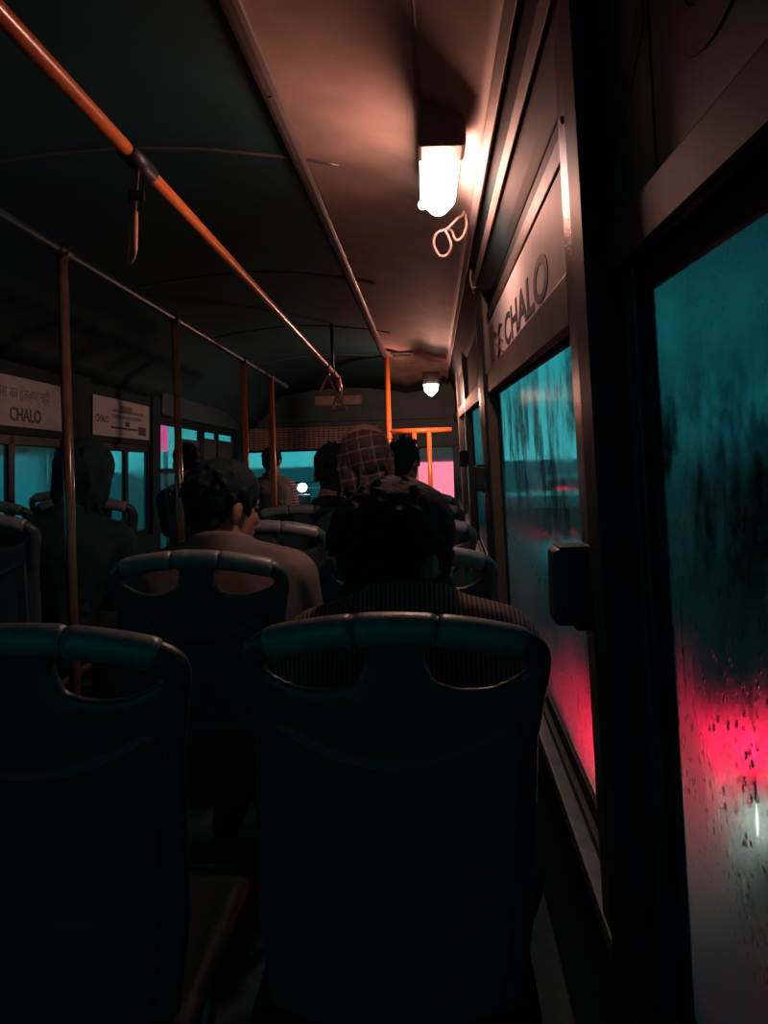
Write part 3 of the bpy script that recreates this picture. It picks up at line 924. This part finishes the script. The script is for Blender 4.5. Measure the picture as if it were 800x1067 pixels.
WX, AX = -.047, -.534
SZ = 1.040
P0, PITCH = 1.05, .77
seat(WX, P0, SZ, 'large grey plastic seat directly behind the passenger in the ribbed coat, by the window', 'seats along the window side')
seat(AX, P0, SZ, 'dark grey seat cut by the photo edge, next to the nearest window seat', 'seats along the window side')
seat(AX, P0 + PITCH, SZ, 'grey seat directly behind the passenger in the taupe jacket', 'seats along the window side')
seat(WX, P0 + PITCH, SZ, 'grey seat in front of the passenger in the ribbed coat, teal light on its bar', 'seats along the window side')
seat(AX, P0 + 2 * PITCH, SZ, 'grey seat in front of the passenger in the taupe jacket, empty bar showing', 'seats along the window side')
seat(WX, P0 + 2 * PITCH, SZ, 'grey window seat behind the passenger in the plaid hood', 'seats along the window side')
seat(AX, P0 + 3 * PITCH, SZ, 'grey aisle seat behind the dark bare head left of the plaid hood', 'seats along the window side')
seat(WX, P0 + 3 * PITCH, SZ, 'grey window seat just past the passenger in the plaid hood', 'seats along the window side')
seat(WX, P0 + 4 * PITCH, SZ, 'far grey window seat behind the passenger with spiky hair', 'seats along the window side')
# far side, on a low platform
PZ = .07
SP_ = SZ - .560
st(MB().box((-2.0, 1.6, 0.001), (-1.125, 5.9, PZ)).build('trim_30', M['floor'], bevel=.006))
LA, LW = -1.378, -1.800
seat(LA, 2.36, SZ + PZ, 'dark seat at the photo edge behind the bulky dark hooded passenger', 'seats on the far side')
seat(LW, 3.16, SZ + PZ, 'far side window seat mostly hidden behind the nearest amber pole', 'seats on the far side')
seat(LA, 3.16, SZ + PZ, 'far side aisle seat with a lit hole in front of the dark hooded passenger', 'seats on the far side')
seat(LW, 3.96, SZ + PZ, 'far side window seat below the small advert card with badge', 'seats on the far side')
seat(LA, 4.76, SZ + PZ, 'far side aisle seat behind the dull second amber pole', 'seats on the far side')
t = thing('bench', 'low backless bench under the passenger with the striped sleeve', 'bench', (LA, 7.06, PZ))
MB().box((-.20, -.16, 0), (.20, .20, .36)).build('base', M['front'], t, bevel=.008)
MB().box((-.215, -.175, .361), (.215, .215, SP_ - .0)).build('cushion', M['pan'], t, bevel=.02)
st(MB().box((-1.6, 6.6, 0.001), (-1.1, 7.5, PZ)).build('trim_31', M['floor'], bevel=.006))

# ------------------------------------------------------------------ passengers


def finger(mb, root, d, L, r, curl, side):
    p = Vector(root); d = Vector(d).normalized(); dn = Vector((0, 0, -1))
    a = 0.0
    for k, f_ in enumerate((.45, .32, .23)):
        a = curl * (k * .8 + .35)
        v = d * math.cos(a) + dn * math.sin(a)
        q = p + v * L * f_
        mb.hull([(p, r * (1 - .08 * k)), (q, r * (.92 - .08 * k))], sub=1)
        p = q


def make_person(name, label, head, seat_z, hip_y, hip_x, yaw=0.0, jacket=None, hair='short', jname='jacket', extra=None, tilt=0.0, bulk=1.0, group='passengers', headscale=1.0, shrug=.0, elbow=.225, seed=1):
    """head: world position of the head centre; the hips rest on the seat at (hip_x, hip_y, seat_z)"""
    rnd = random.Random(seed)
    base = Vector((hip_x, hip_y, seat_z))
    H = Vector(head) - base
    k = (H.z - .02) / .735                    # stretch of the trunk so that the head sits where it should
    def P(x, y, z):
        f_ = max(0, min(1.15, z / .74))
        return Vector((x * (bulk if z < .6 else 1) + H.x * f_ ** 1.2, y + (H.y - .03) * f_, z * k if z > 0 else z))
    t = thing(name, label, 'person', base, 0, group)
    neck0, neck1 = P(0, -.01, .56), P(0, .0, .66)
    Rm = Matrix.Rotation(yaw, 4, 'Z') @ Matrix.Rotation(tilt, 4, 'X')
    Hs = headscale

    def HP(x, y, z): return H + Rm.to_3x3() @ (Vector((x, y, z)) * Hs)

    def trunk(mb, g):
        mb.hull([(P(-.075, .0, .105), .098 + g), (P(.075, .0, .105), .098 + g), (P(-.065, .0, .27), .098 + g), (P(.065, .0, .27), .098 + g)])
        mb.hull([(P(-.065, .0, .27), .098 + g), (P(.065, .0, .27), .098 + g), (P(-.10, -.02, .43), .095 + g), (P(.10, -.02, .43), .095 + g)])
        mb.hull([(P(-.10, -.02, .43), .095 + g), (P(.10, -.02, .43), .095 + g), (P(-.155, -.02, .50 + shrug), .058 + g), (P(.155, -.02, .50 + shrug), .058 + g), (P(0, -.02, .55 + shrug), .066 + g * .6)])

    def arm(mb, s, g, full=True):
        sh, el, wr = P(s * .170, -.02, .495 + shrug), P(s * elbow, .07, .27), Vector((s * .13, .30, .19))
        mb.hull([(sh, .056 + g), (el, .042 + g)])
        mb.hull([(el, .042 + g), (el.lerp(wr, .35), .040 + g), (wr, .027 + g)])
        return wr

    # body: trunk, head, arms, hands and legs in one skin
    mb = MB()
    trunk(mb, 0)
    mb.hull([(neck0, .062), (neck1, .054 * Hs), (HP(0, -.01, -.05), .054 * Hs)])
    mb.ell(HP(0, -.008, .022), (.074 * Hs, .094 * Hs, .092 * Hs), Rm)
    mb.hull([(HP(0, .035, -.025), .060 * Hs), (HP(0, .060, -.085), .030 * Hs), (HP(-.035, .02, -.07), .025 * Hs), (HP(.035, .02, -.07), .025 * Hs)])
    mb.hull([(HP(0, .088, .012), .008 * Hs), (HP(0, .105, -.03), .011 * Hs), (HP(-.013, .09, -.034), .009 * Hs), (HP(.013, .09, -.034), .009 * Hs)])
    mb.hull([(HP(-.035, .078, .022), .010 * Hs), (HP(.035, .078, .022), .010 * Hs)])
    mb.hull([(HP(-.018, .082, -.06), .008 * Hs), (HP(.018, .082, -.06), .008 * Hs)])
    for s in (-1, 1):
        mb.ell(HP(s * .079, -.012, -.012), (.010 * Hs, .019 * Hs, .032 * Hs), Rm @ Matrix.Rotation(-.3, 4, 'X') @ Matrix.Rotation(s * .35, 4, 'Z'))
        wr = arm(mb, s, 0)
        d = Vector((-s * .25, 1, -.12)).normalized(); u = Vector((1, .25 * s, 0)).normalized()
        palm = wr + d * .05
        mb.hull([(wr + d * .02 - u * .012, .015), (wr + d * .02 + u * .012, .015), (palm + d * .03 - u * .026, .0125), (palm + d * .03 + u * .026, .0125)], sub=1)
        for j, (o_, L_) in enumerate(((-.028, .066), (-.0095, .075), (.0095, .072), (.028, .056))):
            finger(mb, palm + d * .035 + u * o_ * (1 if s > 0 else 1), d + u * o_ * 4, L_, .0082, .55, s)
        mb.hull([(wr + d * .02 - u * s * .02, .012), (wr + d * .055 - u * s * .048, .0098)], sub=1)
        mb.hull([(wr + d * .055 - u * s * .048, .0098), (wr + d * .085 - u * s * .046 + Vector((0, 0, -.008)), .0085)], sub=1)
        for a, b, ra, rb in (((s * .09, .02, .09), (s * .11, .40, .085), .082, .056), ((s * .11, .40, .085), (s * .11, .43, -.32), .056, .036), ((s * .11, .41, -.345), (s * .115, .55, -.365), .034, .026)):
            mb.hull([(a, ra), (b, rb)])
    put('body', remeshed(mb, 'body', .0075, 2), M['skin'], t)
    # eyes
    for s in (-1, 1):
        ey = MB(); ey.ell(HP(s * .032, .078, .004), (.0105 * Hs,) * 3, sub=2); ey.build('eye', M['blackplastic'], t, smooth=True)
    # clothes
    jm = MB(); trunk(jm, .017)
    cuffs = []
    for s in (-1, 1): cuffs.append(arm(jm, s, .014))
    # collar
    ncol = 26
    for i in range(ncol):
        a0, a1 = 2 * PI * i / ncol, 2 * PI * (i + 1) / ncol
        up_ = Vector((0, 0, shrug * .75)); c0, c1 = neck0.lerp(neck1, .05) + up_, neck0.lerp(neck1, .62) + up_
        pa = [c0 + Vector((math.cos(a) * .082, math.sin(a) * .078 - .004, 0)) for a in (a0, a1)]
        pb_ = [c1 + Vector((math.cos(a) * .072, math.sin(a) * .070, -.02 * math.sin(a))) for a in (a0, a1)]
        jm.hull([(pa[0], .012), (pa[1], .012), (pb_[0], .010), (pb_[1], .010)], sub=1)
    # soft folds
    for i in range(9):
        z = rnd.uniform(.14, .5); sgn = rnd.choice((-1, 1))
        a = P(sgn * rnd.uniform(.02, .12), -.115 - .01, z); b = P(sgn * rnd.uniform(.08, .19), -.06, z + rnd.uniform(-.06, .06))
        jm.hull([(a, .008), (b, .011)], sub=1)
    jo = put(jname, remeshed(jm, jname, .0085, 3), jacket or M['darkcloth'], t)
    tm = MB()
    tm.hull([((-.08, .0, .09), .108), ((.08, .0, .09), .108)])
    for s in (-1, 1):
        tm.hull([((s * .09, .02, .09), .094), ((s * .11, .40, .085), .068)]); tm.hull([((s * .11, .40, .085), .068), ((s * .11, .43, -.30), .056)])
    put('trousers', remeshed(tm, 'trousers', .011, 3), M['trousers'], t)
    for s in (-1, 1):
        sh = MB(); sh.hull([((s * .11, .385, -.355), .043), ((s * .112, .47, -.365), .042), ((s * .115, .565, -.372), .035), ((s * .11, .40, -.33), .044)])
        sh.build('shoe', M['shoe'], t, smooth=True)
    # hair
    if hair in ('short', 'thick', 'spiky', 'round'):
        hm = MB()
        q = {'short': 1.0, 'thick': 1.07, 'spiky': 1.02, 'round': 1.06}[hair]
        hm.ell(HP(0, -.010, .048), (.083 * q * Hs, .098 * q * Hs, .083 * q * Hs), Rm)
        hm.ell(HP(0, -.040, .018), (.074 * q * Hs, .068 * q * Hs, .074 * q * Hs), Rm)
        hm.hull([(HP(-.040, -.062, -.038), .024 * Hs), (HP(.040, -.062, -.038), .024 * Hs), (HP(0, -.066, -.062), .020 * Hs)])
        for s in (-1, 1): hm.hull([(HP(s * .070, .022, .03), .017 * Hs), (HP(s * .073, .028, -.012), .009 * Hs)])
        nt_ = {'short': 110, 'thick': 420, 'spiky': 90, 'round': 120}[hair]
        for i in range(nt_):
            th = rnd.uniform(0, 2 * PI); ph = rnd.uniform(-.12, 1.5)
            n_ = Vector((math.cos(th) * math.cos(ph), math.sin(th) * math.cos(ph), math.sin(ph)))
            if n_.y > .62 and n_.z < .35: continue
            c = Vector((0, -.018, .038)); rr = Vector((.080, .094, .082)) * q
            a = c + Vector((n_.x * rr.x, n_.y * rr.y, n_.z * rr.z))
            tang = Vector((-n_.y, n_.x, 0)) * rnd.uniform(-.6, .6) + Vector((0, 0, -1)) * rnd.uniform(.2, .8) + n_ * rnd.uniform(.05, .55)
            L_ = rnd.uniform(.014, .026)
            if hair == 'spiky' and n_.z > .3: tang = n_ + Vector((rnd.uniform(-.3, .3), 0, .5)); L_ = rnd.uniform(.03, .055)
            b = a + tang.normalized() * L_
            hm.hull([(HP(*a), .009 * Hs), (HP(*b), .003 * Hs)], sub=1)
        put('hair', remeshed(hm, 'hair', .0048, 3), M['hair'], t)
    if hair == 'hood':
        hm = MB()
        hm.ell(HP(0, -.018, .035), (.098 * Hs, .112 * Hs, .105 * Hs), Rm)
        hm.hull([(HP(-.055, -.045, -.06), .052 * Hs), (HP(.055, -.045, -.06), .052 * Hs), (HP(-.06, -.03, .02), .05 * Hs), (HP(.06, -.03, .02), .05 * Hs), (HP(0, -.04, -.13), .06 * Hs)])
        for i in range(14):
            th = rnd.uniform(PI, 2 * PI); z = rnd.uniform(-.12, .1)
            a = Vector((math.cos(th) * .09, math.sin(th) * .105 - .018, z)); b = a + Vector((rnd.uniform(-.03, .03), 0, -.07))
            hm.hull([(HP(*a), .010), (HP(*b), .008)], sub=1)
        put('hood', remeshed(hm, 'hood', .006, 3), M['plaid'] if extra == 'plaid' else M['darkcloth'], t)
        if extra == 'plaid':
            cm_ = MB(); cm_.ell(HP(0, .0, .088), (.078 * Hs, .092 * Hs, .062 * Hs), Rm)
            for i in range(24):
                th = 2 * PI * i / 24
                cm_.hull([(HP(math.cos(th) * .05, math.sin(th) * .06, .128), .007), (HP(math.cos(th) * .079, math.sin(th) * .092, .095), .009)], sub=1)
            put('cap', remeshed(cm_, 'cap', .006, 2), M['tan'], t)
    if extra == 'collar':       # dark raised collar above the coat
        cm_ = MB()
        for i in range(30):
            a0, a1 = 2 * PI * i / 30, 2 * PI * (i + 1) / 30
            q0 = neck0.lerp(neck1, -.1) + up_; q1 = neck0.lerp(neck1, .80) + up_
            pts_ = [(q0 + Vector((math.cos(a) * .086, math.sin(a) * .082, 0)), .014) for a in (a0, a1)] + [(q1 + Vector((math.cos(a) * .068, math.sin(a) * .068, 0)), .012) for a in (a0, a1)]
            cm_.hull(pts_, sub=1)
        put('collar', remeshed(cm_, 'collar', .007, 2), M['darkcloth'], t)
    if extra == 'stripes':
        for s in (-1, 1):
            sm = MB(); arm(sm, s, .019); put('striped_sleeve', remeshed(sm, 'striped_sleeve', .009, 2), M['stripe'], t)
    return t


SP = SZ - .555                                  # top of the seat pan
def hc(px, ptop, Y, hh=.115):                   # head centre from the crown of the head in the photo
    p = Wp(px, ptop, Y); p.z -= hh; return p


make_person('person', 'passenger with thick black hair in a ribbed brown coat, head turned to the window',
            hc(416, 504, 1.33, .130), SP, P0 + .20, WX + .03, yaw=-.8, jacket=M['rib'], hair='thick', jname='coat', extra='collar', headscale=1.05, seed=3, bulk=.88, shrug=.085, elbow=.14)
make_person('person', 'passenger with short dark hair in a taupe jacket, ear lit red, by the aisle',
            hc(232, 481, 2.10, .125), SP, P0 + PITCH + .20, AX, yaw=-.75, jacket=M['brownjacket'], hair='round', seed=5, bulk=1.08, tilt=-.12, shrug=.05)
make_person('person', 'passenger in a plaid hood over a tan cap, head above all the others',
            hc(379, 441, 3.0, .155), SP, P0 + 2 * PITCH + .20, WX - .08, yaw=.15, jacket=M['darkcloth'], hair='hood', extra='plaid', seed=8, headscale=1.02)
make_person('person', 'bare headed passenger in a dark coat, left of the plaid hood',
            hc(347, 466, 3.62, .12), SP, P0 + 3 * PITCH + .20, AX + .02, yaw=.1, jacket=M['darkcloth'], hair='round', seed=12, headscale=1.05, bulk=1.05)
make_person('person', 'passenger with spiky black hair in dark clothes, right of the plaid hood',
            hc(421, 459, 4.42, .13), SP, P0 + 4 * PITCH + .22, WX, yaw=-.5, jacket=M['darkcloth'], hair='spiky', seed=14)
make_person('person', 'passenger with a striped sleeve in a grey top near the windscreen',
            hc(283, 466, 7.15, .13), SP + .07, 6.85 + .20, LA, yaw=-.2, jacket=M['greycoat'], hair='round', extra='stripes', seed=17, bulk=.82, elbow=.20)
make_person('person', 'bulky passenger in a dark hood on the far side, beside the nearest amber pole',
            hc(90, 452, 2.78, .15), SP + PZ, 2.36 + .22, LA + .03, yaw=-.2, jacket=M['darkcloth'], hair='hood', seed=21, bulk=1.12)
make_person('person', 'dark haired passenger far left under the small badge card, only a silhouette',
            hc(194, 462, 5.2, .13), SP + PZ, 4.76 + .20, LA - .02, yaw=0.2, jacket=M['darkcloth'], hair='round', seed=25)

# ------------------------------------------------------------------ front of the bus
t = thing('sun_visor', 'brown gridded sun visor panel over the windscreen', 'sun visor', (-1.30, YF - .04, 1.42))
MB().box((-.70, -.012, -.11), (.78, .012, .13)).build('visor_panel', M['grid'], t, bevel=.006)
for x in (-.55, .55):
    MB().tube([(x, .0, .12), (x, .039, .12)], .012).build('hinge', M['steel'], t, smooth=True)
p = Wp(352, 417, YF - .03)
t = thing('notice_board', 'pale blotched notice strip on the bulkhead behind the two far hand straps', 'notice', (p.x, YF - .001, p.z))
MB().box((-.26, -.012, -.05), (.26, 0, .05)).build('board', M['visor'], t, bevel=.003)
MB().box((-.04, -.014, -.04), (.06, -.0119, .04)).build('stain', M['front'], t)
st(MB().box((-2.0, YF - .05, CZ + .36), (.2, YF - .002, CZ + .39)).build('trim_32', M['front'], bevel=.004))

# ------------------------------------------------------------------ the street


def car(name, label, x, y, w, paint, lamp, lz, reverse=False, front=False, lampw=.16, lamph=.14):
    """rear of the car at y, pointing along +y; lamps at lz above the road"""
    t = thing(name, label, 'car', (x, y, -.9), 0, 'cars in the next lane')
    L = 3.5
    prof_ = [(0, .32), (.0, .62), (.03, .92), (.28, 1.38), (.55, 1.48), (1.5, 1.49), (2.15, 1.08), (3.2, .92), (L, .70), (L, .32), (3.1, .26), (.4, .26)]
    MB().prism(prof_, -w / 2, w / 2, lambda a, b, d: Vector((d * (1 - .10 * max(0, b - .9)), a, b))).build('body', paint, t, bevel=.05, seg=3)
    MB().prism([(-w * .40, .98), (w * .40, .98), (w * .35, 1.34), (-w * .35, 1.34)], 0, 1,
               lambda a, b, d: Vector((a, (b - .92) * .54 + .015 - d * .02, b))).build('rear_window', M['carglass'], t, bevel=.01)
    for s in (-1, 1):
        MB().prism([(.65, 1.02), (1.85, 1.02), (1.5, 1.38), (.8, 1.40)], 0, 1, lambda a, b, d: Vector((s * (w / 2 * (1 - .10 * (b - .9)) + .004 - d * .02), a, b))).build('side_window', M['carglass'], t)
        MB().box((s * (w / 2 - .05) - (lampw if s > 0 else 0), -.02, lz - lamph / 2), (s * (w / 2 - .05) + (0 if s > 0 else lampw), .05, lz + lamph / 2)).build('tail_lamp', lamp, t, bevel=.015)
        for yy in (.65, 2.75):
            MB().tube([(s * (w / 2 - .17), yy, .30), (s * (w / 2 + .0), yy, .30)], .30, n=24).build('wheel', M['tyre'], t)
    MB().box((-w / 2 - .01, -.06, .34), (w / 2 + .01, .10, .50)).build('bumper', M['tyre'], t, bevel=.03)
    if reverse:
        MB().box((w / 2 - .30, -.03, lz - .42), (w / 2 - .10, .02, lz - .30)).build('reverse_lamp', M['white'], t, bevel=.01)
    return t


car('car', 'dark small car close beside the bus, red tail lamps glowing through wet panes', 1.225, 4.0, 1.20, M['carpaint'], M['red'], .58, True, lampw=.28, lamph=.20)
car('car', 'distant car ahead in the next lane with tiny red tail lamps', 1.75, 10.4, 1.45, M['carwhite'], M['redsmall'], 1.0, lampw=.09, lamph=.045)
car('car', 'farther car in the outer lane showing small red lamps', 3.6, 17.0, 1.6, M['carpaint'], M['redsmall'], 1.25, lampw=.12, lamph=.05)
# lorry ahead with a pink lit tail board
t = thing('lorry', 'lorry ahead of the bus with a pink glowing tail board behind the partition', 'lorry', (.15, 14.0, -.9))
MB().box((-.75, 0, .9), (.95, 4.5, 2.9)).build('cargo_box', M['carwhite'], t, bevel=.03)
MB().box((-.30, -.03, 1.25), (.42, 0.0, 1.95)).build('tail_light_board', M['pinkbig'], t, bevel=.01)
for s in (-.55, .75):
    for yy in (.9, 3.6): MB().tube([(s - .12, yy, .45), (s + .12, yy, .45)], .45, n=24).build('wheel', M['tyre'], t)
MB().box((-.7, .1, .6), (.9, 4.4, .92)).build('chassis', M['tyre'], t, bevel=.02)
# oncoming headlamp seen through the windscreen
p = Wp(315, 508, 24)
t = thing('motor_scooter', 'oncoming scooter with one white headlamp, seen through the windscreen', 'scooter', (p.x, 24, -.9))
MB().tube([(0, -.10, p.z + .9), (0, .03, p.z + .9)], .13, n=20).build('headlamp', M['whitefar'], t, smooth=False)
MB().hull([((0, .12, p.z + .85), (.22, .1, .2)), ((0, .25, .5), (.2, .1, .25)), ((0, .9, .55), (.18, .25, .2))]).build('body', M['carpaint'], t, smooth=True)
for yy in (.05, 1.2): MB().tube([(-.06, yy, .28), (.06, yy, .28)], .28, n=20).build('wheel', M['tyre'], t)
MB().tube([(-.33, .2, p.z + 1.05), (.33, .2, p.z + 1.05)], .02).build('handlebar', M['tyre'], t, smooth=True)

# neon strip and buildings on the far side of the street
p = Wp(169.5, 456, 10.5)
t = thing('neon_sign', 'upright pink neon sign outside the front door', 'neon sign', (p.x, 10.5, p.z))
MB().box((-.05, -.05, -.19), (.05, .05, .19)).build('tube', M['pink'], t, bevel=.02)
MB().tube([(0, .08, .2), (0, .08, -p.z - .9)], .03).build('post', M['tyre'], t, smooth=True)


def building(name, label, x, y0, y1, h, face, rows_, cols, m, zstart=1.0):
    t = thing(name, label, 'building', (x, y0, -.9), 0)
    d = 4 * (-1 if face > 0 else 1)
    MB().box((min(0, d), 0, 0), (max(0, d), y1 - y0, h)).build('wall', M['facade'], t)
    for r_ in range(rows_):
        for c_ in range(cols):
            wy = (y1 - y0) / cols
            za = zstart + r_ * 1.9
            a, b = (c_ + .15) * wy, (c_ + .85) * wy
            f_ = MB().box((min(face * .03, 0), a - .06, za - .06), (max(face * .03, 0), b + .06, za + 1.36)).build('window', M['frame'], t)
            MB().box((min(face * .03, face * .045), a, za), (max(face * .03, face * .045), b, za + 1.3)).build('pane', m, f_)
    return t


building('shop_building', 'low building with teal lit windows across the street on the far side', -7.5, 6, 18, 4.2, 1, 2, 5, M['tealpane'])
building('shop_building', 'teal lit shop front beyond the right hand windows', 7.0, 12.5, 23, 7.0, -1, 2, 3, M['tealsign'], zstart=2.4)
